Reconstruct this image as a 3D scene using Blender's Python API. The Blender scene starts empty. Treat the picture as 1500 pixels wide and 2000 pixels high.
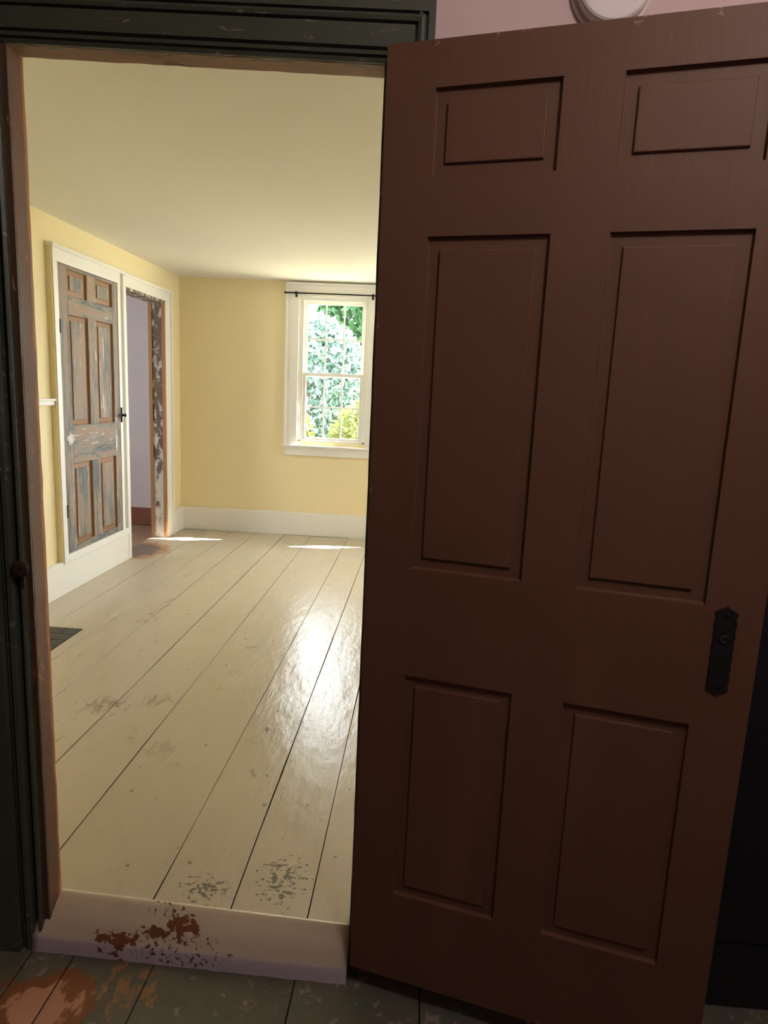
import bpy, bmesh, math, random
from mathutils import Matrix, Vector

random.seed(7)
sc = bpy.context.scene
C = sc.collection

# ------------------------------------------------------------------ camera
FPX = 1298.73
CAM = Vector((0.8653, -1.4685, 1.3055))
YAW, PITCH, ROLL = -0.0533, -0.1777, -0.04565
fw = Vector((math.sin(YAW) * math.cos(PITCH), math.cos(YAW) * math.cos(PITCH), math.sin(PITCH)))
rt = Vector((math.cos(YAW), -math.sin(YAW), 0))
dn = fw.cross(rt)
r2 = rt * math.cos(ROLL) + dn * math.sin(ROLL)
d2 = -rt * math.sin(ROLL) + dn * math.cos(ROLL)
cd = bpy.data.cameras.new('camera')
cam = bpy.data.objects.new('camera', cd)
C.objects.link(cam)
cam.matrix_world = Matrix(((r2.x, -d2.x, -fw.x, CAM.x), (r2.y, -d2.y, -fw.y, CAM.y),
                           (r2.z, -d2.z, -fw.z, CAM.z), (0, 0, 0, 1)))
cd.sensor_fit = 'HORIZONTAL'
cd.sensor_width = 36.0
cd.lens = FPX * 36.0 / 1500.0
cd.clip_start = 0.02
cd.clip_end = 200
sc.camera = cam

# ------------------------------------------------------------------ light and exposure
sc.view_settings.view_transform = 'Standard'
sc.view_settings.look = 'None'
sc.view_settings.gamma = 1.0
sc.view_settings.use_curve_mapping = False
sc.view_settings.exposure = 0.0

SKY = 30.0
w = bpy.data.worlds.new('World')
sc.world = w
w.use_nodes = True
bg = w.node_tree.nodes['Background']
bg.inputs[0].default_value = (0.86, 0.94, 1.0, 1)
bg.inputs[1].default_value = SKY

SUN_AZ = Vector((-0.933, -0.359))          # horizontal travel of the sunlight
SUN_EL = math.radians(43.0)
sd = bpy.data.lights.new('sun', 'SUN')
sd.energy = 120.0
sd.angle = math.radians(0.53)
sd.color = (1.0, 0.96, 0.90)
sun = bpy.data.objects.new('sun', sd)
C.objects.link(sun)
dirv = Vector((SUN_AZ.x * math.cos(SUN_EL), SUN_AZ.y * math.cos(SUN_EL), -math.sin(SUN_EL)))
sun.rotation_euler = dirv.to_track_quat('-Z', 'Y').to_euler()
sun.location = (8, 8, 9)


def portal(name, loc, sx, sy, rot):
    l = bpy.data.lights.new(name, 'AREA')
    l.shape = 'RECTANGLE'
    l.size, l.size_y = sx, sy
    l.cycles.is_portal = True
    o = bpy.data.objects.new(name, l)
    C.objects.link(o)
    o.location = loc
    o.rotation_euler = rot
    return o


ADDED_LAMP = 52.0  # glow of the unseen lamp added to light the hall

# ------------------------------------------------------------------ helpers


def S(r, g, b):
    def f(c):
        c /= 255.0
        return c / 12.92 if c <= 0.04045 else ((c + 0.055) / 1.055) ** 2.4
    return (f(r), f(g), f(b), 1.0)


class NT:
    """small node-graph helper"""

    def __init__(self, name, coord='object'):
        self.m = bpy.data.materials.new(name)
        self.m.use_nodes = True
        self.t = self.m.node_tree
        self.b = self.t.nodes['Principled BSDF']
        self.L = self.t.links.new
        if coord == 'object':
            self.vec = self.t.nodes.new('ShaderNodeTexCoord').outputs['Object']
        else:
            self.vec = self.t.nodes.new('ShaderNodeNewGeometry').outputs['Position']

    def set(self, rough=None, spec=None, metal=None, coat=None):
        if rough is not None: self.plug('Roughness', rough)
        if spec is not None: self.b.inputs['Specular IOR Level'].default_value = spec
        if metal is not None: self.b.inputs['Metallic'].default_value = metal
        if coat is not None: self.b.inputs['Coat Weight'].default_value = coat

    def plug(self, sock, v):
        i = self.b.inputs[sock]
        if hasattr(v, 'is_output'): self.L(v, i)
        else: i.default_value = v

    def scale(self, s, off=(0, 0, 0)):
        n = self.t.nodes.new('ShaderNodeMapping')
        n.inputs['Scale'].default_value = s
        n.inputs['Location'].default_value = off
        self.L(self.vec, n.inputs['Vector'])
        return n.outputs[0]

    def noise(self, sc_, detail=4, rough=0.55, stretch=(1, 1, 1), off=(0, 0, 0), dist=0.0):
        n = self.t.nodes.new('ShaderNodeTexNoise')
        n.inputs['Scale'].default_value = sc_
        n.inputs['Detail'].default_value = detail
        n.inputs['Roughness'].default_value = rough
        n.inputs['Distortion'].default_value = dist
        self.L(self.scale(stretch, off), n.inputs['Vector'])
        return n.outputs['Fac']

    def xyz(self):
        n = self.t.nodes.new('ShaderNodeSeparateXYZ')
        self.L(self.vec, n.inputs[0])
        return n.outputs

    def math(self, op, a, b=0.0, clamp=False):
        n = self.t.nodes.new('ShaderNodeMath')
        n.operation = op
        n.use_clamp = clamp
        for i, v in enumerate((a, b)):
            if hasattr(v, 'is_output'): self.L(v, n.inputs[i])
            else: n.inputs[i].default_value = v
        return n.outputs[0]

    def step(self, v, lo, hi):
        n = self.t.nodes.new('ShaderNodeMapRange')
        n.interpolation_type = 'SMOOTHSTEP'
        n.inputs['From Min'].default_value = lo
        n.inputs['From Max'].default_value = hi
        self.L(v, n.inputs['Value'])
        return n.outputs[0]

    def mix(self, f, a, b):
        n = self.t.nodes.new('ShaderNodeMix')
        n.data_type = 'RGBA'
        for i, v in ((0, f), (6, a), (7, b)):
            if hasattr(v, 'is_output'): self.L(v, n.inputs[i])
            else: n.inputs[i].default_value = v
        return n.outputs[2]

    def blob(self, c, r):
        """1 at c falling to 0 at the ellipsoid radii r"""
        n = self.t.nodes.new('ShaderNodeVectorMath')
        n.operation = 'LENGTH'
        s = tuple(1.0 / q for q in r)
        m = self.scale(s, tuple(-c[i] * s[i] for i in range(3)))
        self.L(m, n.inputs[0])
        return self.math('SUBTRACT', 1.0, n.outputs['Value'], True)

    def bump(self, h, dist=0.002, strength=1.0):
        n = self.t.nodes.new('ShaderNodeBump')
        n.inputs['Distance'].default_value = dist
        n.inputs['Strength'].default_value = strength
        self.L(h, n.inputs['Height'])
        self.L(n.outputs[0], self.b.inputs['Normal'])

    def color(self, v):
        self.plug('Base Color', v)


def simple(name, col, rough=0.5, var=0.06, scale_=6.0, bump=0.0, stretch=(1, 1, 1), metal=0.0, bscale=60, spec=None, coord='object'):
    n = NT(name, coord)
    a = tuple(c * (1 - var) for c in col[:3]) + (1,)
    b = tuple(min(1, c * (1 + var)) for c in col[:3]) + (1,)
    n.color(n.mix(n.noise(scale_, 4, stretch=stretch), a, b))
    n.set(rough=rough, metal=metal, spec=spec)
    if bump: n.bump(n.noise(bscale, 4, stretch=stretch), bump)
    return n.m


def box(bm, x0, x1, y0, y1, z0, z1, bev=0.0):
    v = [bm.verts.new(p) for p in ((x0, y0, z0), (x1, y0, z0), (x1, y1, z0), (x0, y1, z0),
                                   (x0, y0, z1), (x1, y0, z1), (x1, y1, z1), (x0, y1, z1))]
    fs = [bm.faces.new([v[i] for i in q]) for q in
          ((0, 3, 2, 1), (4, 5, 6, 7), (0, 1, 5, 4), (1, 2, 6, 5), (2, 3, 7, 6), (3, 0, 4, 7))]
    if bev:
        es = list({e for f in fs for e in f.edges})
        bmesh.ops.bevel(bm, geom=es, offset=bev, segments=2, affect='EDGES', profile=0.6)


def prism(bm, prof, f0, f1):
    """extrude closed profile points through maps f0 / f1 (point -> xyz)"""
    a = [bm.verts.new(f0(p)) for p in prof]
    b = [bm.verts.new(f1(p)) for p in prof]
    n = len(prof)
    for i in range(n):
        bm.faces.new((a[i], a[(i + 1) % n], b[(i + 1) % n], b[i]))
    bm.faces.new(a[::-1])
    bm.faces.new(b)


def cyl(bm, p, q, r, seg=16, r2_=None):
    p, q = Vector(p), Vector(q)
    d = q - p
    mt = Matrix.Translation((p + q) / 2) @ d.to_track_quat('Z', 'Y').to_matrix().to_4x4()
    bmesh.ops.create_cone(bm, cap_ends=True, segments=seg, radius1=r, radius2=r if r2_ is None else r2_, depth=d.length, matrix=mt)


def lathe(bm, prof, c, axis='-Y', seg=40):
    """prof: (radius, height) list, revolved round an axis through c"""
    rings = []
    for r, h in prof:
        ring = []
        for k in range(seg):
            a = 2 * math.pi * k / seg
            x, y = r * math.cos(a), r * math.sin(a)
            if axis == '-Y': p = (c[0] + x, c[1] - h, c[2] + y)
            elif axis == '+X': p = (c[0] + h, c[1] + x, c[2] + y)
            else: p = (c[0] + x, c[1] + y, c[2] + h)
            ring.append(bm.verts.new(p))
        rings.append(ring)
    for i in range(len(rings) - 1):
        for k in range(seg):
            bm.faces.new((rings[i][k], rings[i][(k + 1) % seg], rings[i + 1][(k + 1) % seg], rings[i + 1][k]))
    bm.faces.new(rings[0])
    bm.faces.new(rings[-1])


def fin(name, bm, mats, parent=None, smooth=False):
    bmesh.ops.recalc_face_normals(bm, faces=bm.faces)
    me = bpy.data.meshes.new(name)
    bm.to_mesh(me)
    bm.free()
    for m in (mats if isinstance(mats, (list, tuple)) else [mats]): me.materials.append(m)
    if smooth:
        for p in me.polygons: p.use_smooth = True
    o = bpy.data.objects.new(name, me)
    C.objects.link(o)
    if parent: o.parent = parent
    return o


def bx(name, mats, x0, x1, y0, y1, z0, z1, parent=None, bev=0.0):
    bm = bmesh.new()
    box(bm, x0, x1, y0, y1, z0, z1, bev)
    return fin(name, bm, mats, parent)


def tag(o, label, cat, group=None, kind=None):
    o['label'] = label
    o['category'] = cat
    if group: o['group'] = group
    if kind: o['kind'] = kind
    return o


def empty(name, loc=(0, 0, 0), rz=0.0):
    o = bpy.data.objects.new(name, None)
    C.objects.link(o)
    o.location = loc
    o.rotation_euler = (0, 0, rz)
    o.empty_display_size = 0.1
    return o


def copy_tree(o, parent=None):
    c = o.copy()
    C.objects.link(c)
    c.parent = parent
    for ch in o.children: copy_tree(ch, c)
    return c


def wall(name, axis, f0, f1, u0, u1, v0, v1, holes, mats):
    """slab between planes f0 (front) and f1 (back) on an axis, with rectangular holes (u0,u1,v0,v1)"""
    us = sorted({u0, u1, *[h[0] for h in holes], *[h[1] for h in holes]})
    vs = sorted({v0, v1, *[h[2] for h in holes], *[h[3] for h in holes]})
    us = [u for u in us if u0 <= u <= u1]
    vs = [v for v in vs if v0 <= v <= v1]
    bm = bmesh.new()
    P = (lambda u, v, f: (u, f, v)) if axis == 'Y' else (lambda u, v, f: (f, u, v)) if axis == 'X' else (lambda u, v, f: (u, v, f))

    def solid(i, j):
        if i < 0 or j < 0 or i >= len(us) - 1 or j >= len(vs) - 1: return False
        cu, cv = (us[i] + us[i + 1]) / 2, (vs[j] + vs[j + 1]) / 2
        return not any(h[0] < cu < h[1] and h[2] < cv < h[3] for h in holes)

    def quad(pts, mi):
        f = bm.faces.new([bm.verts.new(p) for p in pts])
        f.material_index = mi
    for i in range(len(us) - 1):
        for j in range(len(vs) - 1):
            if not solid(i, j): continue
            a, b, c, d = us[i], us[i + 1], vs[j], vs[j + 1]
            quad([P(a, c, f0), P(b, c, f0), P(b, d, f0), P(a, d, f0)], 0)
            quad([P(a, c, f1), P(b, c, f1), P(b, d, f1), P(a, d, f1)], len(mats) - 1)
            for (ii, jj, e) in ((i - 1, j, ((a, c), (a, d))), (i + 1, j, ((b, c), (b, d))), (i, j - 1, ((a, c), (b, c))), (i, j + 1, ((a, d), (b, d)))):
                if not solid(ii, jj):
                    quad([P(*e[0], f0), P(*e[1], f0), P(*e[1], f1), P(*e[0], f1)], 0)
    bmesh.ops.remove_doubles(bm, verts=bm.verts, dist=1e-5)
    return fin(name, bm, mats)


# ------------------------------------------------------------------ materials
M = {}
M['yellow'] = simple('yellow wall paint', S(236, 220, 176), 0.75, 0.02, 3, 0.0012, bscale=25)
M['ceil'] = simple('cream ceiling paint', S(232, 230, 222), 0.85, 0.015, 2, 0.003, bscale=5)
M['pink'] = simple('dusty pink wall paint', S(220, 194, 190), 0.8, 0.03, 3, 0.0008, bscale=40)
M['purple'] = simple('grey lilac wall paint', S(190, 179, 178), 0.8, 0.04, 2.5, 0.001)
M['white'] = simple('white trim paint', S(236, 232, 224), 0.45, 0.02, 5, 0.0006, bscale=40)
M['winwhite'] = simple('white window paint', S(240, 238, 232), 0.4, 0.01, 5)
M['dark'] = simple('black gap', S(16, 12, 10), 0.9, 0.1)
M['iron'] = simple('black iron', S(22, 20, 22), 0.45, 0.3, 40, 0.0008, metal=0.5, bscale=120)
M['blackiron'] = simple('dull black iron', S(14, 12, 14), 0.6, 0.3, 40, 0.0008, bscale=120)
M['wainscot'] = simple('near black green wainscot paint', S(26, 24, 30), 0.6, 0.15, 8)
M['plastic'] = simple('off white plastic', S(225, 215, 210), 0.45, 0.01)
M['slot'] = simple('dark grey slot', S(70, 66, 64), 0.7, 0.1)
M['skirt'] = simple('red brown skirting paint', S(118, 70, 48), 0.5, 0.1, 8)
M['grate'] = simple('dark grey cast plate', S(66, 62, 54), 0.65, 0.18, 18, 0.001)
M['rawedge'] = simple('unpainted board edge', S(84, 62, 44), 0.8, 0.2)
M['siding'] = simple('white clapboard paint', S(225, 225, 222), 0.6, 0.02)

# green-black casing with chipped pale ridges
n = NT('dark green gloss paint', 'pos')
chip = n.math('MULTIPLY', n.step(n.noise(70, 5, 0.7, (0.25, 1, 1)), 0.60, 0.64), n.step(n.noise(3.0, 2), 0.48, 0.58))
n.color(n.mix(chip, n.mix(n.noise(9, 3), S(66, 72, 58), S(78, 84, 68)), S(150, 132, 120)))
n.set(rough=0.42)
n.bump(n.noise(35, 4), 0.0012)
M['green'] = n.m

# brown jamb: worn paint with bare edges
n = NT('worn brown jamb paint', 'pos')
p = n.xyz()
edge = n.step(n.math('ADD', p[1], n.math('MULTIPLY', n.noise(14, 4, 0.6, (1, 1, 0.35)), 0.03)), -0.002, 0.006)
c = n.mix(n.noise(8, 5, 0.6, (1, 1, 0.4)), S(86, 53, 39), S(116, 75, 55))
c = n.mix(edge, c, S(168, 108, 58))
c = n.mix(n.step(n.noise(30, 6, 0.65, (1, 1, 0.4)), 0.66, 0.70), c, S(190, 160, 136))
c = n.mix(n.step(n.noise(11, 5, 0.65, (1, 1, 0.5), (3, 1, 2)), 0.62, 0.68), c, S(160, 98, 50))
n.color(c)
n.set(rough=0.5)
n.bump(n.noise(28, 5, 0.6, (1, 1, 0.4)), 0.002)
M['jamb'] = n.m
n = NT('worn bare head jamb', 'pos')
c = n.mix(n.noise(7, 6, 0.65, (0.3, 1, 1)), S(122, 84, 58), S(156, 118, 88))
c = n.mix(n.step(n.noise(22, 6, 0.7, (0.2, 1, 1), (2, 0, 0)), 0.58, 0.66), c, S(84, 58, 42))
n.color(c)
n.set(rough=0.6)
n.bump(n.noise(28, 5, 0.6, (0.3, 1, 1)), 0.002)
M['headjamb'] = n.m

# big door paint, chips at the upper and outer edges
n = NT('brown door paint', 'object')
p = n.xyz()
topd = n.step(p[2], 1.955, 1.970)
hin = n.step(n.math('SUBTRACT', 0.010, p[0]), 0.0, 0.008)
bot = n.step(n.math('SUBTRACT', 0.010, p[2]), 0.0, 0.008)
ed = n.math('MAXIMUM', n.math('MAXIMUM', topd, hin), bot)
chip = n.math('MULTIPLY', ed, n.step(n.noise(26, 5, 0.7), 0.60, 0.64))
c = n.mix(n.noise(5, 4), S(102, 70, 52), S(110, 77, 58))
c = n.mix(n.step(n.noise(7, 3, 0.5, (1, 1, 0.12)), 0.55, 0.75), c, S(114, 80, 62))
n.color(n.mix(chip, c, S(176, 140, 120)))
n.set(rough=0.55, spec=0.35)
n.bump(n.noise(55, 4, 0.6, (1, 1, 0.15)), 0.0007)
M['door'] = n.m

# stripped cupboard door, grain upright or lying


def stripped(name, st, off, k=0.0):
    n = NT(name, 'object')
    base = n.mix(n.noise(6, 5, 0.6, st, off), S(138, 108, 86), S(160, 136, 116))
    g = n.noise(12, 8, 0.75, st, (off[0] + 3, off[1], off[2]))
    g2 = n.noise(40, 8, 0.78, st, (off[0] + 9, off[1], off[2]))
    gg = n.math('ADD', n.math('MULTIPLY', g, 0.62), n.math('MULTIPLY', g2, 0.38))
    c = n.mix(n.step(gg, 0.45 - k, 0.60 - k), base, S(134, 128, 120))
    c = n.mix(n.step(gg, 0.535 - k, 0.60 - k), c, S(92, 97, 100))
    wf = n.math('MULTIPLY', n.step(g2, 0.55, 0.60), n.step(n.noise(7, 5, 0.65, st, off), 0.47, 0.57))
    pt = n.math('MULTIPLY', n.blob((0, 0.085, 0.700), (0.2, 0.10, 0.09)), 0.47)
    wf = n.math('MAXIMUM', wf, n.step(n.math('ADD', pt, n.math('MULTIPLY', n.noise(34, 6, 0.72), 0.7)), 0.64, 0.68))
    n.color(n.mix(wf, c, S(214, 206, 196)))
    n.set(rough=0.7)
    n.bump(gg, 0.003)
    return n.m


M['strip_v'] = stripped('stripped door paint upright', (1, 1, 0.13), (0, 0, 0), 0.045)
M['strip_h'] = stripped('stripped door paint lying', (1, 0.16, 1), (5, 2, 1), 0.05)
M['strip_p'] = stripped('stripped panel paint', (1, 1, 0.11), (2, 7, 3), 0.04)
M['tan'] = simple('tan brown moulding wood', S(138, 103, 74), 0.6, 0.12, 9, 0.001, (1, 1, 0.2))

# peeling jamb of the side doorway
n = NT('peeling paint on jamb', 'pos')
p = n.xyz()
low = n.step(n.math('SUBTRACT', 1.25, p[2]), 0.0, 1.0)
g = n.math('ADD', n.noise(26, 7, 0.74, (1, 1, 0.45)), n.math('ADD', n.math('MULTIPLY', low, 0.11), 0.035))
c = n.mix(n.noise(10, 4), S(88, 70, 58), S(118, 98, 84))
c = n.mix(n.step(g, 0.555, 0.585), c, S(202, 194, 184))
n.color(c)
n.set(rough=0.7)
n.bump(n.step(g, 0.55, 0.59), 0.002)
M['peel'] = n.m
M['orange'] = simple('bare orange wood', S(158, 112, 76), 0.6, 0.18, 9, 0.001, (1, 1, 0.15))

# cream floor paint
n = NT('cream floor paint', 'pos')
base = n.mix(n.noise(2.2, 5, 0.6, (1, 0.5, 1)), S(180, 166, 142), S(195, 183, 162))
scuff = n.math('MULTIPLY', n.step(n.noise(9, 6, 0.7, (1, 0.7, 1), (4, 4, 0)), 0.56, 0.74), n.step(n.noise(1.7, 3, 0.5, (1, 1, 1), (1, 6, 0)), 0.46, 0.66))
c = n.mix(n.math('MULTIPLY', scuff, 0.75), base, S(140, 104, 78))
for (cx_, cy_, rx, ry, s_) in ((-0.38, 0.99, 0.24, 0.22, 0.55), (-0.19, 1.07, 0.16, 0.16, 0.55), (0.33, 1.04, 0.03, 0.045, 0.9), (0.407, 1.45, 0.035, 0.04, 0.9), (0.325, 0.89, 0.03, 0.05, 0.9), (0.42, 0.95, 0.16, 0.28, 0.25), (-0.02, 0.70, 0.2, 0.16, 0.25)):
    bl = n.math('MULTIPLY', n.step(n.math('MULTIPLY', n.math('POWER', n.blob((cx_, cy_, 0), (rx, ry, 1)), 0.4), n.noise(34, 7, 0.75, (1.0, 0.45, 1), (cx_ * 9, 0, 0), 0.6)), 0.40, 0.56), s_)
    c = n.mix(bl, c, S(112, 74, 56))
# flaked specks by the sill
sp = n.math('MAXIMUM', n.blob((0.55, 0.11, 0), (0.15, 0.20, 1)), n.blob((0.36, 0.05, 0), (0.15, 0.11, 1)))
spk = n.step(n.math('MULTIPLY', n.math('POWER', sp, 0.35), n.noise(72, 4, 0.65, (0.75, 1, 1))), 0.47, 0.50)
c = n.mix(spk, c, S(112, 108, 96))
# bare traffic patch at the side doorway
tr = n.blob((-1.33, 3.50, 0), (0.36, 0.42, 1))
trn = n.math('ADD', n.math('MULTIPLY', tr, 0.8), n.math('MULTIPLY', n.noise(13, 6, 0.7), 0.5))
c = n.mix(n.step(trn, 0.44, 0.58), c, S(168, 128, 96))
c = n.mix(n.step(trn, 0.62, 0.70), c, S(112, 96, 84))
# scattered small nicks
vo = n.t.nodes.new('ShaderNodeTexVoronoi')
vo.voronoi_dimensions = '2D'
vo.inputs['Scale'].default_value = 7.0
n.L(n.scale((1, 0.8, 1)), vo.inputs['Vector'])
vx = n.t.nodes.new('ShaderNodeSeparateXYZ')
n.L(vo.outputs['Color'], vx.inputs[0])
dot = n.math('LESS_THAN', n.math('ADD', vo.outputs['Distance'], n.math('MULTIPLY', n.noise(90, 3), 0.05)), n.math('MULTIPLY', vx.outputs[0], 0.072))
c = n.mix(n.math('MULTIPLY', dot, 0.6), c, S(118, 92, 68))
n.color(c)
rg = n.math('ADD', n.math('MULTIPLY', n.noise(5, 5, 0.6, (1, 0.4, 1)), 0.08), 0.20)
n.set(rough=rg, spec=0.19)
n.bump(n.math('ADD', n.noise(24, 5, 0.6, (1, 0.35, 1)), n.math('MULTIPLY', n.noise(5, 3, 0.5, (1, 0.4, 1)), 1.8)), 0.0026)
M['floor'] = n.m

# painted sill with a hole worn through to brown
n = NT('worn cream sill paint', 'pos')
c = n.mix(n.noise(3, 4, 0.6), S(206, 192, 166), S(220, 208, 186))
p = n.xyz()
wa = n.math('MAXIMUM', n.math('MAXIMUM', n.blob((0.345, -0.058, 0), (0.085, 0.035, 1)), n.blob((0.175, -0.078, 0), (0.10, 0.022, 1))), n.blob((0.27, -0.07, 0), (0.10, 0.02, 1)))
wn = n.math('MULTIPLY', n.math('POWER', wa, 0.4), n.noise(44, 6, 0.68, (0.8, 1, 1)))
cool_lip = n.step(n.math('MULTIPLY', p[2], -1.0), 0.052, 0.066)
c = n.mix(cool_lip, c, S(206, 196, 204))  # lavender on the lower lip paints in the cool hall light
c = n.mix(n.step(wn, 0.40, 0.415), c, S(124, 76, 46))
sp = n.math('MAXIMUM', n.blob((0.29, -0.035, 0), (0.13, 0.05, 1)), n.blob((0.33, -0.085, 0), (0.36, 0.04, 1)))
spk = n.step(n.math('MULTIPLY', n.math('POWER', sp, 0.3), n.noise(85, 4, 0.7, (1, 1, 1), (3, 3, 0))), 0.52, 0.55)
c = n.mix(spk, c, S(92, 78, 72))
n.color(c)
n.set(rough=0.38)
n.bump(n.noise(20, 4), 0.002)
M['sill'] = n.m

# hall floor boards: dark paint worn to rust and bare wood
n = NT('worn dark hall floor paint', 'pos')
c = n.mix(n.noise(14, 6, 0.7), S(80, 80, 68), S(116, 112, 96))
c = n.mix(n.step(n.noise(9, 5, 0.7, (1, 1, 1), (4, 0, 0)), 0.55, 0.70), c, S(80, 100, 88))
wb = n.blob((0.07, -0.23, -0.1), (0.22, 0.17, 1))
wn = n.math('ADD', n.math('MULTIPLY', wb, 0.62), n.math('MULTIPLY', n.noise(22, 6, 0.68, (1, 0.45, 1)), 0.55))
c = n.mix(n.step(wn, 0.50, 0.56), c, S(134, 82, 46))
c = n.mix(n.step(wn, 0.66, 0.70), c, S(196, 142, 112))
ws = n.step(n.math('MULTIPLY', n.math('POWER', n.blob((0.25, -0.16, -0.1), (0.2, 0.2, 1)), 0.4), n.noise(30, 5, 0.7, (1, 0.5, 1), (2, 7, 0))), 0.44, 0.50)
c = n.mix(ws, c, S(150, 112, 74))
c = n.mix(n.step(n.noise(26, 6, 0.7, (1, 1, 1), (8, 1, 0)), 0.57, 0.66), c, S(150, 144, 128))
n.color(c)
n.set(rough=0.6)
n.bump(n.noise(30, 5), 0.002)
M['hallfloor'] = n.m

n = NT('worn brown side room boards', 'pos')
n.color(n.mix(n.noise(6, 6, 0.7, (1, 0.4, 1)), S(120, 86, 66), S(158, 128, 106)))
n.set(rough=0.6)
M['sidefloor'] = n.m

n = NT('rusty iron', 'object')
n.color(n.mix(n.noise(60, 6, 0.7), S(34, 20, 14), S(82, 50, 34)))
n.set(rough=0.75, metal=0.2)
n.bump(n.noise(80, 5), 0.003)
M['rust'] = n.m

# window glass: clear with a fresnel sheen
m = bpy.data.materials.new('window glass')
m.use_nodes = True
t = m.node_tree
t.nodes.remove(t.nodes['Principled BSDF'])
tr_ = t.nodes.new('ShaderNodeBsdfTransparent')
gl = t.nodes.new('ShaderNodeBsdfGlossy')
gl.inputs['Roughness'].default_value = 0.02
lw = t.nodes.new('ShaderNodeLayerWeight')
lw.inputs['Blend'].default_value = 0.5
pw = t.nodes.new('ShaderNodeMath')
pw.operation = 'POWER'
t.links.new(lw.outputs['Facing'], pw.inputs[0])
pw.inputs[1].default_value = 5.0
fr = t.nodes.new('ShaderNodeMath')
fr.operation = 'MULTIPLY_ADD'
t.links.new(pw.outputs[0], fr.inputs[0])
fr.inputs[1].default_value = 0.9
fr.inputs[2].default_value = 0.03
mx = t.nodes.new('ShaderNodeMixShader')
t.links.new(fr.outputs[0], mx.inputs[0])
t.links.new(tr_.outputs[0], mx.inputs[1])
t.links.new(gl.outputs[0], mx.inputs[2])
t.links.new(mx.outputs[0], t.nodes['Material Output'].inputs[0])
M['glass'] = m


def leafmat(name, a, b):
    n = NT(name, 'pos')
    c = n.mix(n.noise(3.0, 3), a, b)
    n.color(c)
    n.set(rough=0.6)
    out = n.t.nodes['Material Output']
    tl = n.t.nodes.new('ShaderNodeBsdfTranslucent')
    n.L(c, tl.inputs[0])
    ms = n.t.nodes.new('ShaderNodeMixShader')
    ms.inputs[0].default_value = 0.45
    n.L(n.b.outputs[0], ms.inputs[1])
    n.L(tl.outputs[0], ms.inputs[2])
    n.L(ms.outputs[0], out.inputs[0])
    return n.m


M['leaf_green'] = leafmat('tree leaves', S(34, 66, 40), S(52, 88, 46))
M['leaf_pale'] = leafmat('pale tree leaves', S(70, 94, 84), S(88, 112, 100))
M['leaf_lime'] = leafmat('yellow green bush leaves', S(66, 80, 34), S(96, 98, 46))
M['bark'] = simple('bark', S(92, 78, 64), 0.9, 0.2, 12, 0.01)
M['lawn'] = simple('dry lawn grass', S(168, 160, 122), 0.9, 0.2, 3, coord='pos')

# ------------------------------------------------------------------ the setting
XL, YF, ZC = -1.300, 4.384, 2.205        # room faces: left wall, far wall, ceiling
XR = 3.30
ZH = -0.10                                # hall floor level
W1X = (-0.245, 0.352)
W2X = (0.955, 1.552)
WZ = (0.850, 2.083)
ST = 'structure'

tag(wall('wall_left', 'X', XL, -1.405, 0.0, YF, -0.05, ZC + 0.1,
         [(2.386, 3.136, 0.240, 1.956), (3.268, 3.985, -0.05, 1.953)], [M['yellow'], M['purple']]),
    'yellow left wall of the bright room with cupboard and doorway', 'wall', kind=ST)
tag(wall('wall_far', 'Y', YF, YF + 0.08, XL - 0.105, XR + 0.1, -0.4, ZC + 0.1,
         [(*W1X, *WZ), (*W2X, *WZ)], [M['yellow'], M['siding']]),
    'yellow far wall holding the window', 'wall', kind=ST)
tag(wall('wall_right', 'X', XR, XR + 0.08, -0.05, YF + 0.08, -0.4, ZC + 0.1,
         [(2.80, 3.397, *WZ)], [M['yellow'], M['siding']]),
    'yellow right wall of the bright room hidden behind the brown door', 'wall', kind=ST)
tag(wall('wall_entry', 'Y', -0.045, -0.005, -1.6, XR + 0.1, -0.35, 2.6,
         [(-0.035, 0.787, ZH, 1.990)], [M['pink'], M['yellow']]),
    'dusty pink hall wall around the entry doorway', 'wall', kind=ST)
tag(bx('ceiling', M['ceil'], XL - 0.1, XR + 0.1, -0.004, YF + 0.1, ZC, ZC + 0.1), 'smooth cream ceiling of the bright room', 'ceiling', kind=ST)

# hall shell
tag(wall('wall_hall_left', 'X', -1.55, -1.65, -3.2, -0.045, ZH - 0.05, 2.6, [], [M['pink']]), 'pink hall wall left of the viewer', 'wall', kind=ST)
tag(wall('wall_hall_right', 'X', 2.35, 2.45, -3.2, -0.045, ZH - 0.05, 2.6, [], [M['pink']]), 'pink hall wall right of the viewer', 'wall', kind=ST)
tag(wall('wall_hall_back', 'Y', -3.1, -3.2, -1.6, 2.4, ZH - 0.05, 2.6, [], [M['pink']]), 'pink hall wall behind the viewer', 'wall', kind=ST)
tag(bx('ceiling_hall', M['pink'], -1.65, 2.45, -3.2, -0.045, 2.50, 2.60), 'pink ceiling of the dim hall', 'ceiling', kind=ST)

# side room shell
tag(wall('wall_side_far', 'Y', 4.45, 4.53, -3.6, -1.405, -0.1, 2.4, [], [M['purple']]), 'grey lilac wall seen through the side doorway', 'wall', kind=ST)
tag(wall('wall_side_left', 'X', -3.5, -3.6, 1.9, 4.53, -0.1, 2.4, [(2.4, 3.0, 0.9, 1.8)], [M['purple']]), 'grey lilac outer wall of the side room', 'wall', kind=ST)
tag(wall('wall_side_near', 'Y', 2.0, 1.9, -3.6, -1.405, -0.1, 2.4, [], [M['purple']]), 'grey lilac near wall of the side room', 'wall', kind=ST)
tag(bx('ceiling_side', M['ceil'], -3.6, -1.405, 1.9, 4.53, 2.2, 2.3), 'ceiling of the lilac side room', 'ceiling', kind=ST)
portal('portal_side', (-3.55, 2.7, 1.35), 0.9, 0.6, (0, -math.pi / 2, 0))


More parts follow.
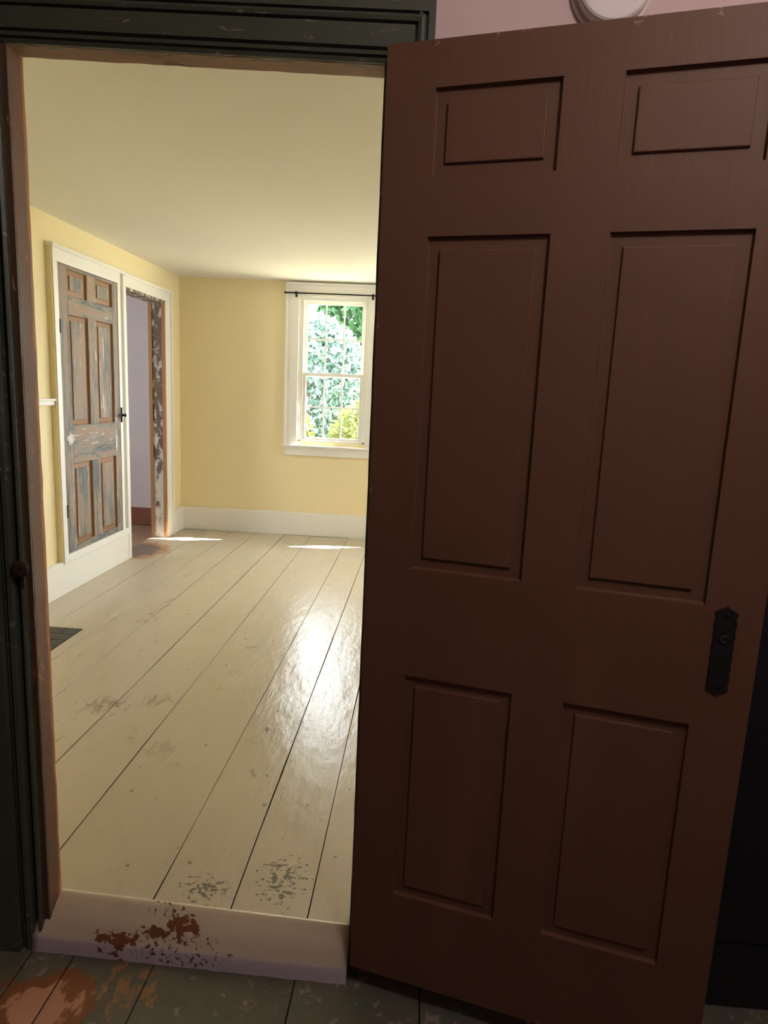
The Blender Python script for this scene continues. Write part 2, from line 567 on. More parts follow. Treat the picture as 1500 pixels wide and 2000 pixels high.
def planks(parent, xs, y0f, y1, z, th, mat_, jit=0.0009, gap=0.0015, seg=14):
    for a, b in zip(xs[:-1], xs[1:]):
        bm = bmesh.new()
        dz = random.uniform(-0.0012, 0.0010)
        rows = []
        ya, yb = y0f(a), y0f(b)
        for k in range(seg + 1):
            f = k / seg
            l = a + gap + random.uniform(-jit, jit)
            r = b - gap + random.uniform(-jit, jit)
            yl, yr = ya + (y1 - ya) * f, yb + (y1 - yb) * f
            q = 0.0010
            rows.append([bm.verts.new(v) for v in ((l, yl, z - th), (l, yl, z + dz - q), (l + q, yl, z + dz), (r - q, yr, z + dz), (r, yr, z + dz - q), (r, yr, z - th))])
        for k in range(seg):
            for i in range(5):
                f = bm.faces.new((rows[k][i], rows[k][i + 1], rows[k + 1][i + 1], rows[k + 1][i]))
                if i in (0, 4): f.material_index = 1
        bm.faces.new(rows[0])
        bm.faces.new(rows[-1][::-1])
        fin('plank', bm, [mat_, M['rawedge']], parent)


def sill_back(x): return 0.000 - 0.044 * max(0.0, min(x, 0.78)) + 0.004
def sill_front(x): return -0.085 - 0.018 * x


fl = tag(bx('floor', M['rawedge'], XL - 0.1, XR, -0.006, YF, -0.30, -0.028), 'wide cream painted plank floor of the bright room', 'floor', kind=ST)
planks(fl, [-1.405, -1.062, -0.815, -0.603, -0.336, -0.091, 0.240, 0.443, 0.641, 0.86, 1.10, 1.36, 1.62, 1.88, 2.14, 2.4, 2.7, 3.0, XR],
       lambda x: sill_back(x) + 0.003, YF, 0.0, 0.028, M['floor'])
fs = tag(bx('floor_side', M['dark'], -3.5, -1.402, 2.0, 4.45, -0.06, -0.03), 'worn brown board floor of the lilac side room', 'floor', kind=ST)
planks(fs, [-3.5, -3.2, -2.9, -2.6, -2.35, -2.1, -1.86, -1.63, -1.405], lambda x: 2.0, 4.45, -0.002, 0.028, M['sidefloor'], seg=4)
fh = tag(bx('floor_hall', M['dark'], -1.6, 2.4, -3.15, -0.044, ZH - 0.25, ZH - 0.028), 'worn dark green plank floor of the hall', 'floor', kind=ST)
planks(fh, [-1.6, -1.3, -1.0, -0.68, -0.36, -0.033, 0.075, 0.277, 0.628, 0.93, 1.22, 1.5, 1.8, 2.1, 2.4], lambda x: -3.1, -0.05, ZH, 0.028, M['hallfloor'], seg=6)

# threshold: high at the back, worn and sloping to the hall
bm = bmesh.new()
rows = []
NX = 40
for k in range(NX + 1):
    x = -0.034 + (0.752 + 0.034) * k / NX
    yb, yf = sill_back(x), sill_front(x)
    j = random.uniform(-0.0012, 0.0012)
    d = yf - yb
    pr = [(yb, -0.028), (yb, 0.004), (yb - 0.004, 0.0085), (yb - 0.012, 0.009), (yb + d * 0.25, 0.002 + j), (yb + d * 0.55, -0.016 + j), (yb + d * 0.82, -0.040 + j), (yf + 0.010, -0.052), (yf + 0.003, -0.058), (yf, -0.066), (yf + j, -0.088), (yf - 0.002 + j, ZH)]
    rows.append([bm.verts.new((x, a, b)) for a, b in pr])
for k in range(NX):
    for i in range(len(rows[0]) - 1):
        bm.faces.new((rows[k][i], rows[k + 1][i], rows[k + 1][i + 1], rows[k][i + 1]))
bm.faces.new(rows[0])
bm.faces.new(rows[-1][::-1])
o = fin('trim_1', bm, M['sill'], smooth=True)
for f in o.data.polygons:
    if abs(f.normal.x) > 0.5: f.use_smooth = False
tag(o, 'cream painted door sill with paint worn through to brown', 'threshold', kind=ST)

# entry door frame: brown jambs, slanting head, green moulded casing


def head_z(x): return 1.951 - 0.0325 * x


fr_ = tag(empty('trim_2', (0, 0, 0)), 'brown jamb and dark green moulded casing framing the entry doorway', 'door frame', kind=ST)


def jamb_side(x0, x1, inner):
    bm = bmesh.new()
    N_ = 46
    rows = []
    for k in range(N_ + 1):
        z = ZH + (head_z(inner) + 0.03 - ZH) * k / N_
        e = random.uniform(-0.0012, 0.0012)
        g = random.uniform(-0.0015, 0.0015)
        s = 1 if x1 > x0 else -1
        pts = [(x0, -0.058), (x0 + s * 0.032, -0.059), (x0 + s * 0.035 + e * 0.4, -0.056 + g), (x0 + s * 0.035 + e * 0.5, -0.004 + g), (x0 + s * 0.031, 0.000), (x0, 0.0)]
        rows.append([bm.verts.new((a, b, z)) for a, b in pts])
    for k in range(N_):
        for i in range(6):
            bm.faces.new((rows[k][i], rows[k][(i + 1) % 6], rows[k + 1][(i + 1) % 6], rows[k + 1][i]))
    bm.faces.new(rows[0])
    bm.faces.new(rows[-1][::-1])
    fin('jamb', bm, M['jamb'], fr_)


jamb_side(-0.035, 0.0, 0.0)
jamb_side(0.787, 0.752, 0.752)
bm = bmesh.new()
rows = []
for k in range(31):
    x = 0.0 + 0.752 * k / 30
    z = head_z(x)
    e, g = random.uniform(-0.0012, 0.0012), random.uniform(-0.0015, 0.0015)
    rows.append([bm.verts.new((x, a, b)) for a, b in ((-0.059, z + 0.036), (-0.059, z + 0.003), (-0.056 + g, z + e * .5), (-0.004 + g, z + e * .5), (0.0, z + 0.004), (0.0, z + 0.036))])
for k in range(30):
    for i in range(6):
        bm.faces.new((rows[k][i], rows[k][(i + 1) % 6], rows[k + 1][(i + 1) % 6], rows[k + 1][i]))
bm.faces.new(rows[0])
bm.faces.new(rows[-1][::-1])
fin('head_jamb', bm, M['headjamb'], fr_)

CP_L = [(0, -0.046), (0.001, -0.060), (0.003, -0.060), (0.004, -0.049), (0.012, -0.049), (0.013, -0.073), (0.018, -0.077), (0.021, -0.075), (0.022, -0.050), (0.032, -0.050), (0.033, -0.078),
        (0.038, -0.084), (0.046, -0.085), (0.049, -0.082), (0.050, -0.055), (0.053, -0.055), (0.054, -0.080), (0.057, -0.080), (0.058, -0.055), (0.060, -0.055), (0.061, -0.094), (0.130, -0.094), (0.130, -0.046)]
CP_R = [(0, -0.046), (0.001, -0.062), (0.008, -0.066), (0.0085, -0.055), (0.011, -0.055), (0.012, -0.070), (0.018, -0.072), (0.019, -0.062), (0.022, -0.062), (0.023, -0.072), (0.056, -0.072),
        (0.057, -0.062), (0.061, -0.062), (0.062, -0.073), (0.068, -0.076), (0.074, -0.073), (0.075, -0.062), (0.080, -0.062), (0.081, -0.071), (0.094, -0.071), (0.094, -0.046)]
HMAP = [(0, 0), (0.022, 0.022), (0.023, 0.025), (0.056, 0.064), (0.057, 0.065), (0.081, 0.088), (0.094, 0.088)]


def hmap(d):
    for (a, b), (c_, e) in zip(HMAP[:-1], HMAP[1:]):
        if a <= d <= c_: return b + (e - b) * (d - a) / max(c_ - a, 1e-9)
    return HMAP[-1][1]


bm = bmesh.new()
prism(bm, CP_L, lambda p: (-p[0], p[1], ZH), lambda p: (-p[0], p[1], head_z(0) + min(p[0] * 0.9, 0.088)))
fin('casing', bm, M['green'], fr_)
bm = bmesh.new()
prism(bm, CP_R, lambda p: (0.752 + p[0], p[1], ZH), lambda p: (0.752 + p[0], p[1], head_z(0.752) + hmap(p[0])))
fin('casing', bm, M['green'], fr_)
# head casing: same moulding laid over, widening above its bead into a plain board
PH = [(hmap(d), y, 0.752 + d) for d, y in CP_R[:-2]] + [(0.0881, -0.071, 0.846), (0.34, -0.071, 0.846), (0.34, -0.046, 0.846)]
bm = bmesh.new()
prism(bm, PH, lambda p: (-0.002 - min(p[0], 0.128), p[1], head_z(0) + p[0]), lambda p: (p[2], p[1], head_z(0.752) + p[0]))
fin('head_casing', bm, M['green'], fr_)

# hall wainscot right of the doorway
wn_ = tag(bx('trim_3', M['wainscot'], 0.850, 2.35, -0.062, -0.046, ZH, 1.02), 'near black wainscot on the hall wall behind the open door', 'wainscot', kind=ST)
bx('cap_rail', M['wainscot'], 0.850, 2.35, -0.075, -0.046, 1.02, 1.05, wn_, 0.004)
for k in range(3):
    bx('panel', M['wainscot'], 0.95 + k * 0.47, 1.32 + k * 0.47, -0.068, -0.060, 0.08, 0.92, wn_, 0.003)

for nm, a in (('left', (-1.55, -1.53, -3.1, -0.046)), ('right', (2.33, 2.35, -3.1, -0.076)), ('back', (-1.53, 2.33, -3.1, -3.08)), ('door', (-1.53, -0.131, -0.062, -0.046))):  # unseen wainscot added to cut bounce light on the lower door
    q = tag(bx('trim_8', M['wainscot'], *a, ZH, 1.02), {'left': 'near black wainscot added against bounce light on the hall wall left of the viewer', 'right': 'near black wainscot added against bounce light on the hall wall right of the viewer', 'back': 'near black wainscot added against bounce light on the hall wall behind the viewer', 'door': 'near black wainscot added against bounce light left of the green door casing'}[nm], 'wainscot', kind=ST)

# ------------------------------------------------------------------ big brown six panel door
DA = math.radians(14.0)
DW, DH, DT = 0.752, 1.973, 0.034
door = tag(empty('door_1', (0.7605, -0.110, -0.035), -DA), 'large brown six panel door swung wide open against the hall wall', 'door', kind=ST)
# local: x along the leaf, front face at y=0 facing -y, z up
PX = [(0.095, 0.323), (0.425, 0.655)]
PZ = [(0.222, 0.750), (0.985, 1.635), (1.740, 1.893)]


def dbox(name, x0, x1, z0, z1):
    bm = bmesh.new()
    box(bm, x0, x1, 0, DT, z0, z1)
    return fin(name, bm, M['door'], door)


def chipped_stile(name, x0, x1):
    return dbox(name, x0, x1, 0.0, DH)


chipped_stile('stile', 0.0, PX[0][0])
chipped_stile('stile', PX[1][1], DW)
for z0, z1 in ((0, PZ[0][0]), (PZ[0][1], PZ[1][0]), (PZ[1][1], PZ[2][0]), (PZ[2][1], DH)):
    dbox('rail', PX[0][0], PX[1][1], z0, z1)
for z0, z1 in PZ:
    dbox('mullion', PX[0][1], PX[1][0], z0, z1)


def raised_panel(name, x0, x1, z0, z1, parent, mats, front, sgn=1, steps=None, axis='xz', back=0.02):
    """rings of a raised panel; steps = (inset, depth behind the face)"""
    bm = bmesh.new()
    rings = []
    for ins, dep in steps:
        q = ((x0 + ins, z0 + ins), (x1 - ins, z0 + ins), (x1 - ins, z1 - ins), (x0 + ins, z1 - ins))
        if axis == 'xz': rings.append([bm.verts.new((a, front + dep, b)) for a, b in q])
        else: rings.append([bm.verts.new((front - dep, a, b)) for a, b in q])
    for i in range(len(rings) - 1):
        for k in range(4):
            f = bm.faces.new((rings[i][k], rings[i][(k + 1) % 4], rings[i + 1][(k + 1) % 4], rings[i + 1][k]))
            if len(mats) > 1 and i < steps_margin: f.material_index = 1
    bm.faces.new(rings[-1])
    # closed back
    dep = back
    q = ((x0, z0), (x1, z0), (x1, z1), (x0, z1))
    bk = [bm.verts.new((a, front + dep, b)) if axis == 'xz' else bm.verts.new((front - dep, a, b)) for a, b in q]
    for k in range(4):
        bm.faces.new((rings[0][k], rings[0][(k + 1) % 4], bk[(k + 1) % 4], bk[k]))
    bm.faces.new(bk[::-1])
    return fin(name, bm, mats, parent)


steps_margin = 3
DST = [(0.0, 0.002), (0.0018, 0.0095), (0.003, 0.010), (0.0235, 0.0098), (0.0246, 0.0045), (0.026, 0.0038)]
for z0, z1 in PZ:
    for x0, x1 in PX:
        raised_panel('panel', x0, x1, z0, z1, door, [M['door']], 0.0, steps=DST)
# lock plate: tall plate with clipped ends, spindle rose, keyhole
bm = bmesh.new()
pl = []
for sx in (1, -1):
    for k in range(15):
        f = k / 14
        z_ = 0.830 + 0.146 * (f if sx > 0 else 1 - f)
        pl.append((0.6925 + sx * (0.0175 + 0.0012 * math.cos(k * math.pi)), z_))
    pl += [(0.704, 0.981), (0.6965, 0.984), (0.6925, 0.988), (0.6885, 0.984), (0.681, 0.981)] if sx > 0 else [(0.681, 0.825), (0.6885, 0.822), (0.6925, 0.818), (0.6965, 0.822), (0.704, 0.825)]
prism(bm, pl, lambda p: (p[0], 0.0, p[1]), lambda p: (p[0], -0.005, p[1]))
lp = fin('lock_plate', bm, M['blackiron'], door)
lp['label'] = 'black iron lock plate'
bm = bmesh.new()
lathe(bm, [(0.009, 0.004), (0.009, 0.0062), (0.006, 0.007), (0.004, 0.0055), (0.001, 0.0054)], (0.693, 0, 0.925), '-Y', 20)
fin('spindle', bm, M['blackiron'], lp, True)
bm = bmesh.new()
lathe(bm, [(0.005, 0.004), (0.005, 0.0058)], (0.693, 0, 0.868), '-Y', 16)
box(bm, 0.691, 0.695, -0.0058, -0.004, 0.852, 0.867)
fin('keyhole', bm, M['dark'], lp)
for zz in (0.835, 0.972):
    bm = bmesh.new()
    lathe(bm, [(0.004, 0.004), (0.004, 0.006), (0.002, 0.007)], (0.693, 0, zz), '-Y', 12)
    fin('screw', bm, M['iron'], lp, True)

# rusty knob on the left casing
kn = tag(empty('iron_knob', (-0.010, -0.078, 0.884)), 'rusty round iron knob on the dark green left casing', 'knob')
bm = bmesh.new()
lathe(bm, [(0.011, -0.004), (0.011, 0.004), (0.006, 0.006), (0.006, 0.008), (0.014, 0.009), (0.019, 0.011), (0.020, 0.014), (0.017, 0.018), (0.008, 0.0195), (0.003, 0.018)], (0, 0, 0), '-Y', 28)
fin('knob', bm, M['rust'], kn, True)
bm = bmesh.new()
box(bm, -0.004, 0.004, -0.006, 0.0, -0.045, -0.006, 0.001)
fin('strap', bm, M['rust'], kn)

# smoke detector
sdv = tag(empty('smoke_detector', (1.172, -0.045, 2.066)), 'round white smoke detector on the pink wall above the brown door', 'smoke detector')
bm = bmesh.new()
lathe(bm, [(0.076, 0.0), (0.076, 0.010), (0.072, 0.012)], (0, 0, 0), '-Y', 48)
fin('base', bm, M['plastic'], sdv)
bm = bmesh.new()
lathe(bm, [(0.069, 0.012), (0.069, 0.030), (0.0675, 0.034), (0.064, 0.0365), (0.060, 0.037), (0.004, 0.038)], (0, 0, 0), '-Y', 64)
fin('cover', bm, M['plastic'], sdv)
for k in range(4):
    bm = bmesh.new()
    box(bm, 0.022 + 0.0055 * k, 0.026 + 0.0055 * k, -0.0388, -0.036, -0.026 + 0.002 * k, -0.004 + 0.002 * k)
    fin('vent_slot', bm, M['slot'], sdv)

# ------------------------------------------------------------------ left wall joinery
XC = -1.266                               # front of the white casings
W = M['white']
cb = tag(empty('trim_4', (XL, 2.76, 0.21)), 'white moulded frame around the stripped cupboard door', 'door frame', kind=ST)


def ly(name, y0, y1, z0, z1, x1=XC, mat_=None, parent=None, bev=0.0025, x0=XL, world=True):
    o = bx(name, mat_ or W, x0, x1, y0, y1, z0, z1, None, bev)
    if parent:
        o.parent = parent
        o.matrix_parent_inverse = Matrix.Translation(-parent.location)
    return o


ly('casing', 2.327, 2.386, 0.238, 1.956, parent=cb)
ly('casing', 3.136, 3.176, 0.238, 1.956, parent=cb)
ly('head_casing', 2.327, 3.180, 1.956, 2.036, parent=cb)
ly('cap_moulding', 2.319, 3.240, 2.028, 2.050, XC + 0.012, parent=cb, bev=0.004)
ly('inner_band', 2.327, 2.337, 0.238, 2.028, XC + 0.006, parent=cb)
ly('filler_strip', 3.176, 3.226, 0.205, 2.030, XC - 0.022, parent=cb, bev=0.0)
ly('bottom_rail', 2.327, 3.226, 0.192, 0.240, XC + 0.006, parent=cb, bev=0.004)
o = ly('side_return', 2.3205, 2.3268, 0.205, 2.028, XC - 0.002, M['yellow'], cb, bev=0.0)
o['label'] = 'yellow painted side of the frame'

sdr = tag(empty('trim_5', (XL, 3.63, 0.0)), 'white casing and scraped wooden jamb around the side doorway', 'door frame', kind=ST)
ly('casing', 3.226, 3.268, 0.0, 1.953, parent=sdr)
ly('casing', 3.985, 4.090, 0.0, 1.953, parent=sdr)
ly('back_band', 4.090, 4.115, 0.0, 2.036, XC + 0.010, parent=sdr, bev=0.004)
ly('head_casing', 3.226, 4.090, 1.953, 2.030, parent=sdr)
ly('back_band', 3.240, 4.115, 2.022, 2.044, XC + 0.010, parent=sdr, bev=0.004)
# far jamb seen edge on: bare edge, peeling board, bare edge
for nm, xa, xb_, yy, mt_ in (('jamb_edge', -1.405, -1.378, 3.966, M['orange']), ('jamb', -1.378, -1.296, 3.974, M['peel']), ('jamb_edge', -1.296, -1.272, 3.968, M['orange'])):
    ly(nm, yy, 3.985, 0.0, 1.952, xb_, mt_, sdr, 0.001, xa)
ly('head_jamb', 3.268, 3.985, 1.935, 1.953, -1.272, M['peel'], sdr, 0.001, -1.405)
ly('jamb', 3.2685, 3.284, 0.0, 1.936, -1.272, M['peel'], sdr, 0.001, -1.405)

o = tag(bx('baseboard_left', W, XL, XC - 0.002, 0.0, 3.225, 0.0, 0.205, None, 0.004), 'white baseboard running below the cupboard on the left wall', 'baseboard', kind=ST)
o2 = bx('corner_piece', W, XL, XC - 0.002, 4.116, YF, 0.0, 0.205, None, 0.004)
o2.parent = o
tag(bx('baseboard_far', W, XL, XR, YF - 0.026, YF, 0.0, 0.208, None, 0.005), 'white baseboard along the far wall under the window', 'baseboard', kind=ST)
cr = tag(bx('trim_6', W, XL, XL + 0.022, 0.0, 2.3205, 1.146, 1.182, None, 0.004), 'white chair rail left of the cupboard', 'chair rail', kind=ST)
bx('cap', W, XL, XL + 0.032, 0.0, 2.3205, 1.172, 1.184, cr, 0.003)
tag(bx('baseboard_side', M['skirt'], -3.5, -1.405, 4.43, 4.45, 0.0, 0.160, None, 0.003), 'red brown skirting in the lilac side room', 'baseboard', kind=ST)

# stripped cupboard door
cd_ = tag(empty('door_2', (XC - 0.006, 2.389, 0.243)), 'stripped six panel cupboard door with flaking grey and white paint', 'door', kind=ST)
CW, CH = 0.744, 1.710


def cbox(name, y0, y1, z0, z1, mat_):
    bm = bmesh.new()
    box(bm, -0.030, 0.0, y0, y1, z0, z1)
    es = [e for e in bm.edges if all(v.co.x > -0.001 for v in e.verts)]
    bmesh.ops.bevel(bm, geom=es, offset=0.0012, segments=1, affect='EDGES')
    return fin(name, bm, mat_, cd_)


CY = [(0.108, 0.338), (0.445, 0.674)]
CZ = [(0.036, 0.544), (0.777, 1.434), (1.542, 1.694)]
cbox('stile', 0, CY[0][0], 0, CH, M['strip_v'])
cbox('stile', CY[1][1], CW, 0, CH, M['strip_v'])
for z0, z1 in ((0, CZ[0][0]), (CZ[0][1], CZ[1][0]), (CZ[1][1], CZ[2][0]), (CZ[2][1], CH)):
    cbox('rail', CY[0][0], CY[1][1], z0, z1, M['strip_h'])
for z0, z1 in CZ:
    cbox('mullion', CY[0][1], CY[1][0], z0, z1, M['strip_v'])
CST = [(0.0, 0.001), (0.003, 0.014), (0.006, 0.016), (0.034, 0.012), (0.0355, 0.006), (0.038, 0.0055)]
steps_margin = 4
for z0, z1 in CZ:
    for y0, y1 in CY:
        raised_panel('panel', y0, y1, z0, z1, cd_, [M['strip_p'], M['tan']], 0.0, steps=CST, axis='yz', back=0.026)
for z0 in (0.225, 1.318):
    bm = bmesh.new()
    box(bm, -0.002, 0.004, -0.001, 0.014, z0, z0 + 0.078, 0.001)
    h = fin('hinge', bm, M['iron'], cd_)
    bm = bmesh.new()
    cyl(bm, (0.006, -0.001, z0), (0.006, -0.001, z0 + 0.078), 0.005, 10)
    fin('hinge_pin', bm, M['iron'], h)
bm = bmesh.new()
box(bm, 0.0055, 0.014, 0.748, 0.762, 0.772, 0.876, 0.002)
lt = fin('latch', bm, M['iron'], cd_)
lt['label'] = 'black iron latch'
bm = bmesh.new()
lathe(bm, [(0.012, 0.006), (0.012, 0.014), (0.007, 0.020), (0.007, 0.030), (0.012, 0.034), (0.010, 0.042), (0.004, 0.044)], (0, 0.754, 0.822), '+X', 18)
fin('latch_knob', bm, M['iron'], lt, True)
bm = bmesh.new()
box(bm, 0.014, 0.021, 0.706, 0.800, 0.814, 0.829, 0.002)
fin('latch_bar', bm, M['iron'], lt)
bx('back_board', M['dark'], -0.14, -0.136, -0.02, CW + 0.02, -0.02, CH + 0.02, cd_)

# floor register
fg = tag(empty('floor_register', (-1.0, 1.63, 0.0)), 'dark grey plated floor register let into the cream planks', 'floor register')
bx('base', M['dark'], -0.125, 0.122, -0.175, 0.160, -0.001, 0.0015, fg)
for (xa, xb_, ya, yb_) in ((-0.121, 0.044, 0.076, 0.157), (0.050, 0.119, 0.076, 0.157), (-0.121, -0.02, -0.008, 0.072), (-0.015, 0.119, -0.008, 0.072),
                           (-0.121, 0.05, -0.090, -0.013), (0.056, 0.119, -0.090, -0.013), (-0.121, -0.03, -0.172, -0.095), (-0.024, 0.119, -0.172, -0.095)):
    bx('plate', M['grate'], xa, xb_, ya, yb_, 0.0012, 0.0042, fg, 0.0008)

# ------------------------------------------------------------------ windows


def make_window(name, loc, label, rz=0.0):
    """double hung six over six window; local x along the wall, y from the room face outwards"""
    t_ = tag(empty(name, loc, rz), label, 'window', kind=ST)
    Wd = W1X[1] - W1X[0]
    H = WZ[1] - WZ[0]
    ww, wp = M['white'], M['winwhite']

    def p(nm, mat_, *a, parent=t_, bev=0.002): return bx(nm, mat_, *a, parent, bev)
    p('casing', ww, -0.112, -0.004, -0.022, 0.0, -0.035, H)
    p('back_band', ww, -0.117, -0.096, -0.034, 0.0, -0.035, H + 0.108)
    p('casing', ww, Wd + 0.004, Wd + 0.112, -0.022, 0.0, -0.035, H)
    p('back_band', ww, Wd + 0.096, Wd + 0.117, -0.034, 0.0, -0.035, H + 0.108)
    p('head_casing', ww, -0.096, Wd + 0.096, -0.022, 0.0, H, H + 0.096)
    p('back_band', ww, -0.096, Wd + 0.096, -0.034, 0.0, H + 0.085, H + 0.108)
    p('stool', ww, -0.125, Wd + 0.125, -0.045, 0.03, -0.052, -0.035, bev=0.004)
    p('apron', ww, -0.108, Wd + 0.108, -0.020, 0.0, -0.126, -0.052)
    # jamb liners
    p('jamb', wp, 0.0, 0.022, 0.002, 0.079, 0.0, H, bev=0)
    p('jamb', wp, Wd - 0.022, Wd, 0.002, 0.079, 0.0, H, bev=0)
    p('head_jamb', wp, 0.022, Wd - 0.022, 0.002, 0.079, H - 0.022, H, bev=0)
    p('sill', wp, 0.0, Wd, 0.002, 0.11, -0.03, 0.012, bev=0.003)
    p('stop', wp, 0.022, 0.034, 0.004, 0.013, 0.012, H - 0.022)
    p('stop', wp, Wd - 0.034, Wd - 0.022, 0.004, 0.013, 0.012, H - 0.022)
    p('stop', wp, 0.034, Wd - 0.034, 0.004, 0.013, H - 0.034, H - 0.022)
    zm = 0.580                                 # meeting rail centre
    for nm, y0, z0, z1, sb, tb in (('lower_sash', 0.015, 0.012, zm + 0.018, 0.022, 0.030), ('upper_sash', 0.045, zm - 0.018, H - 0.022, 0.030, 0.036)):
        x0, x1, y1 = 0.024, Wd - 0.024, y0 + 0.026
        s = p(nm, wp, x0, x0 + 0.038, y0, y1, z0, z1)
        p('stile', wp, x1 - 0.038, x1, y0, y1, z0, z1, parent=s)
        p('rail', wp, x0 + 0.038, x1 - 0.038, y0, y1, z0, z0 + sb, parent=s)
        p('rail', wp, x0 + 0.038, x1 - 0.038, y0, y1, z1 - tb, z1, parent=s)
        gx0, gx1, gz0, gz1 = x0 + 0.038, x1 - 0.038, z0 + sb, z1 - tb
        cw_, ch_ = (gx1 - gx0) / 3, (gz1 - gz0) / 2
        for k in (1, 2):
            p('muntin', wp, gx0 + k * cw_ - 0.0065, gx0 + k * cw_ + 0.0065, y0 + 0.008, y1 - 0.008, gz0, gz1, parent=s, bev=0)
        p('muntin', wp, gx0, gx1, y0 + 0.009, y1 - 0.009, gz0 + ch_ - 0.0065, gz0 + ch_ + 0.0065, parent=s, bev=0)
        for i in range(3):
            for j in range(2):
                a = gx0 + i * cw_ + (0.0065 if i else 0)
                b = gx0 + (i + 1) * cw_ - (0.0065 if i < 2 else 0)
                c_ = gz0 + j * ch_ + (0.0065 if j else 0)
                d = gz0 + (j + 1) * ch_ - (0.0065 if j < 1 else 0)
                p('pane', M['glass'], a, b, y0 + 0.0115, y0 + 0.0145, c_, d, parent=s, bev=0)
        if nm == 'lower_sash':
            lk = p('sash_lock', wp, Wd / 2 - 0.03 + 0.04, Wd / 2 + 0.03 + 0.04, y0 + 0.004, y1 - 0.004, z1, z1 + 0.008, parent=s)
    return t_


make_window('window_1', (W1X[0], YF, WZ[0]), 'white six over six sash window in the yellow far wall')
make_window('window_2', (W2X[0], YF, WZ[0]), 'white sash window in the far wall hidden behind the brown door')
make_window('window_3', (XR, 3.397, WZ[0]), 'white sash window added out of view in the right wall to brighten the room', -math.pi / 2)  # unseen window added to bring more daylight into the room
for yc in (3.1,):
    portal('portal_right', (XR + 0.11, yc, (WZ[0] + WZ[1]) / 2), 1.24, 0.60, (0, math.pi / 2, 0))
for a in (W1X, W2X):
    portal('portal_far', ((a[0] + a[1]) / 2, YF + 0.11, (WZ[0] + WZ[1]) / 2), 0.60, 1.24, (-math.pi / 2, 0, 0))

# curtain rod
rd = tag(empty('curtain_rod', (0.053, 4.330, 2.100)), 'thin black curtain rod across the top of the window', 'curtain rod')
bm = bmesh.new()
cyl(bm, (-0.424, 0, 0), (0.424, 0, 0), 0.0065, 14)
fin('rod', bm, M['iron'], rd, True)
for s_ in (-1, 1):
    bm = bmesh.new()
    lathe(bm, [(0.007, 0), (0.009, 0.004), (0.009, 0.010), (0.004, 0.014)], (s_ * 0.424, 0, 0), '+X' if s_ > 0 else '+X', 14)
    fin('finial', bm, M['iron'], rd, True)
    bm = bmesh.new()
    box(bm, s_ * 0.327 - 0.005, s_ * 0.327 + 0.005, -0.012, 0.054 - 0.022, -0.011, -0.007, 0.001)
    box(bm, s_ * 0.327 - 0.005, s_ * 0.327 + 0.005, -0.014, -0.010, -0.011, 0.012, 0.001)
    box(bm, s_ * 0.327 - 0.008, s_ * 0.327 + 0.008, 0.028, 0.032, -0.030, 0.016, 0.001)
    fin('bracket', bm, M['iron'], rd)

# ------------------------------------------------------------------ outdoors
tag(bx('ground', M['lawn'], -30, 30, 4.6, 60, -0.62, -0.6), 'sunlit green lawn beyond the window', 'lawn', kind=ST)
tag(bx('trim_7', M['siding'], -4, 4.0, YF + 0.08, YF + 0.08 + 0.29, 2.34, 2.46), 'white eave outside the far wall, unseen, sized to shade the upper sashes', 'eave', kind=ST)  # unseen overhang, sized to keep sun off the upper sashes


def foliage(n_, c, r, size, mat_, name, parent, flat=1.0):
    vs, fs_ = [], []
    for _ in range(n_):
        while True:
            u = Vector([random.uniform(-1, 1) for _ in range(3)])
            if 0.25 < u.length < 1: break
        u = u.normalized() * (u.length ** 0.5)
        ctr = Vector((c[0] + u.x * r[0], c[1] + u.y * r[1], c[2] + u.z * r[2]))
        a = Vector([random.gauss(0, 1) for _ in range(3)]).normalized()
        b = a.cross(Vector([random.gauss(0, 1) for _ in range(3)])).normalized()
        s1, s2 = size * random.uniform(0.6, 1.3), size * random.uniform(0.35, 0.6)
        k = len(vs)
        vs += [ctr - a * s1, ctr + b * s2, ctr + a * s1, ctr - b * s2]
        fs_.append((k, k + 1, k + 2, k + 3))
    me = bpy.data.meshes.new(name)
    me.from_pydata(vs, [], fs_)
    me.materials.append(mat_)
    o = bpy.data.objects.new(name, me)
    C.objects.link(o)
    o.parent = parent
    return o


def tree(name, x, y, h, cz, r, n_, size, mat_, label, group, tr=0.14):
    t_ = tag(empty(name, (x, y, -0.6)), label, 'tree' if h > 2.5 else 'bush', group)
    bm = bmesh.new()
    cyl(bm, (0, 0, -0.05), (random.uniform(-.1, .1), 0, h * 0.75), tr, 10, tr * 0.4)
    fin('trunk' if h > 2.5 else 'stem', bm, M['bark'], t_, True)
    foliage(n_, (0, 0, cz), r, size, mat_, 'foliage', t_)
    return t_


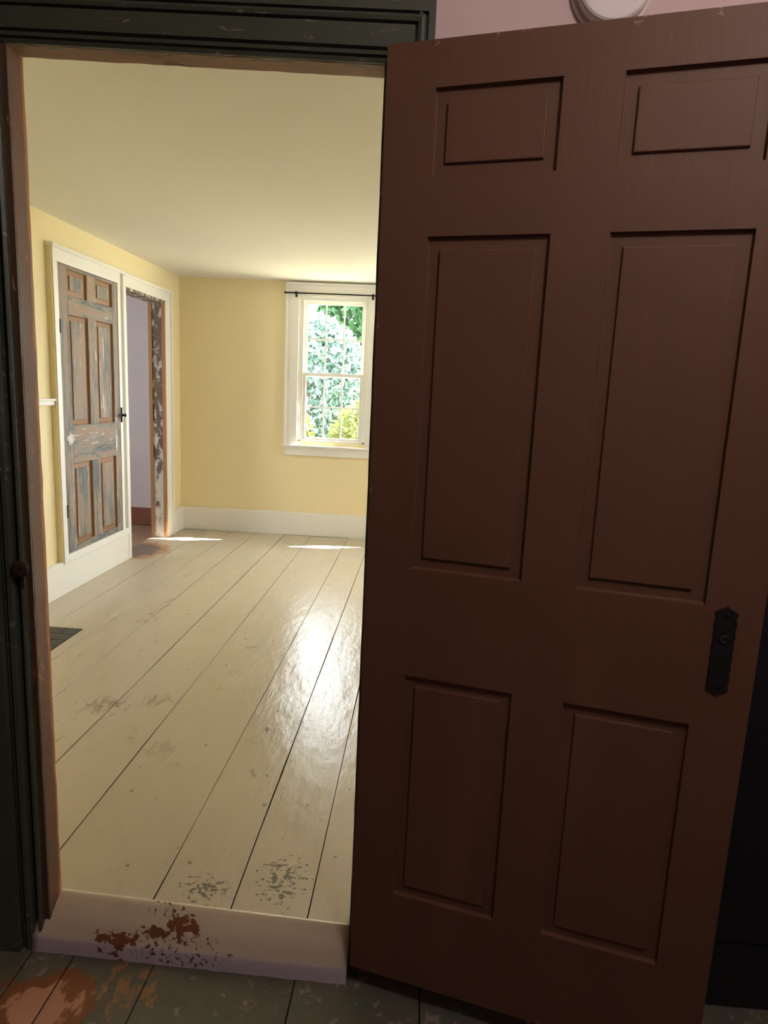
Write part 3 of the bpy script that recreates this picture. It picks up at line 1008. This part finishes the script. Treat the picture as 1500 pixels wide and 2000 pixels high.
TG, BG = 'trees outside the window', 'bushes outside the window'
tree('leafy_tree', -4.75, 17.0, 8, 3.9, (2.1, 1.6, 4.2), 11000, 0.15, M['leaf_green'], 'deep green tree at the left of the window view', TG)
tree('leafy_tree', 0.0, 17.5, 8, 4.0, (2.2, 1.6, 4.3), 11000, 0.15, M['leaf_green'], 'deep green tree at the right of the window view', TG)
tree('leafy_tree', 4.5, 17.2, 8, 3.9, (2.1, 1.6, 4.2), 9000, 0.15, M['leaf_green'], 'deep green tree outside the hidden second window', TG)
tree('pale_tree', -1.75, 13.2, 4.5, 1.75, (1.5, 1.0, 1.80), 8000, 0.10, M['leaf_pale'], 'pale grey green tree in the middle of the window view', TG, 0.08)
tree('flowering_bush', -1.10, 7.6, 2.0, 0.95, (0.50, 0.5, 0.93), 2600, 0.06, M['leaf_lime'], 'yellow green bush low in the left panes of the window', BG, 0.03)
tree('flowering_bush', -0.02, 8.3, 2.0, 0.90, (0.56, 0.5, 0.88), 2600, 0.06, M['leaf_lime'], 'yellow green bush low in the right panes of the window', BG, 0.03)
tree('flowering_bush', 1.9, 8.2, 2.0, 0.9, (0.8, 0.6, 0.80), 1700, 0.06, M['leaf_lime'], 'yellow green bush outside the hidden second window', BG, 0.03)

# ------------------------------------------------------------------ unseen lamp added to light the hall and brown door
hl = tag(empty('added_hall_lamp', (1.45, -1.30, 2.50)), 'round opal lamp added out of view to light the hall', 'lamp')
bm = bmesh.new()
lathe(bm, [(0.075, -0.0), (0.075, -0.02), (0.04, -0.035), (0.035, -0.06)], (0, 0, 0), '+Z', 28)
fin('canopy', bm, M['plastic'], hl, True)
bm = bmesh.new()
bmesh.ops.create_uvsphere(bm, u_segments=24, v_segments=14, radius=0.10, matrix=Matrix.Translation((0, 0, -0.15)))
em = bpy.data.materials.new('lit opal glass')
em.use_nodes = True
eb = em.node_tree.nodes['Principled BSDF']
eb.inputs['Emission Color'].default_value = (1.0, 0.94, 0.90, 1)
eb.inputs['Emission Strength'].default_value = ADDED_LAMP
fin('globe', bm, em, hl, True)
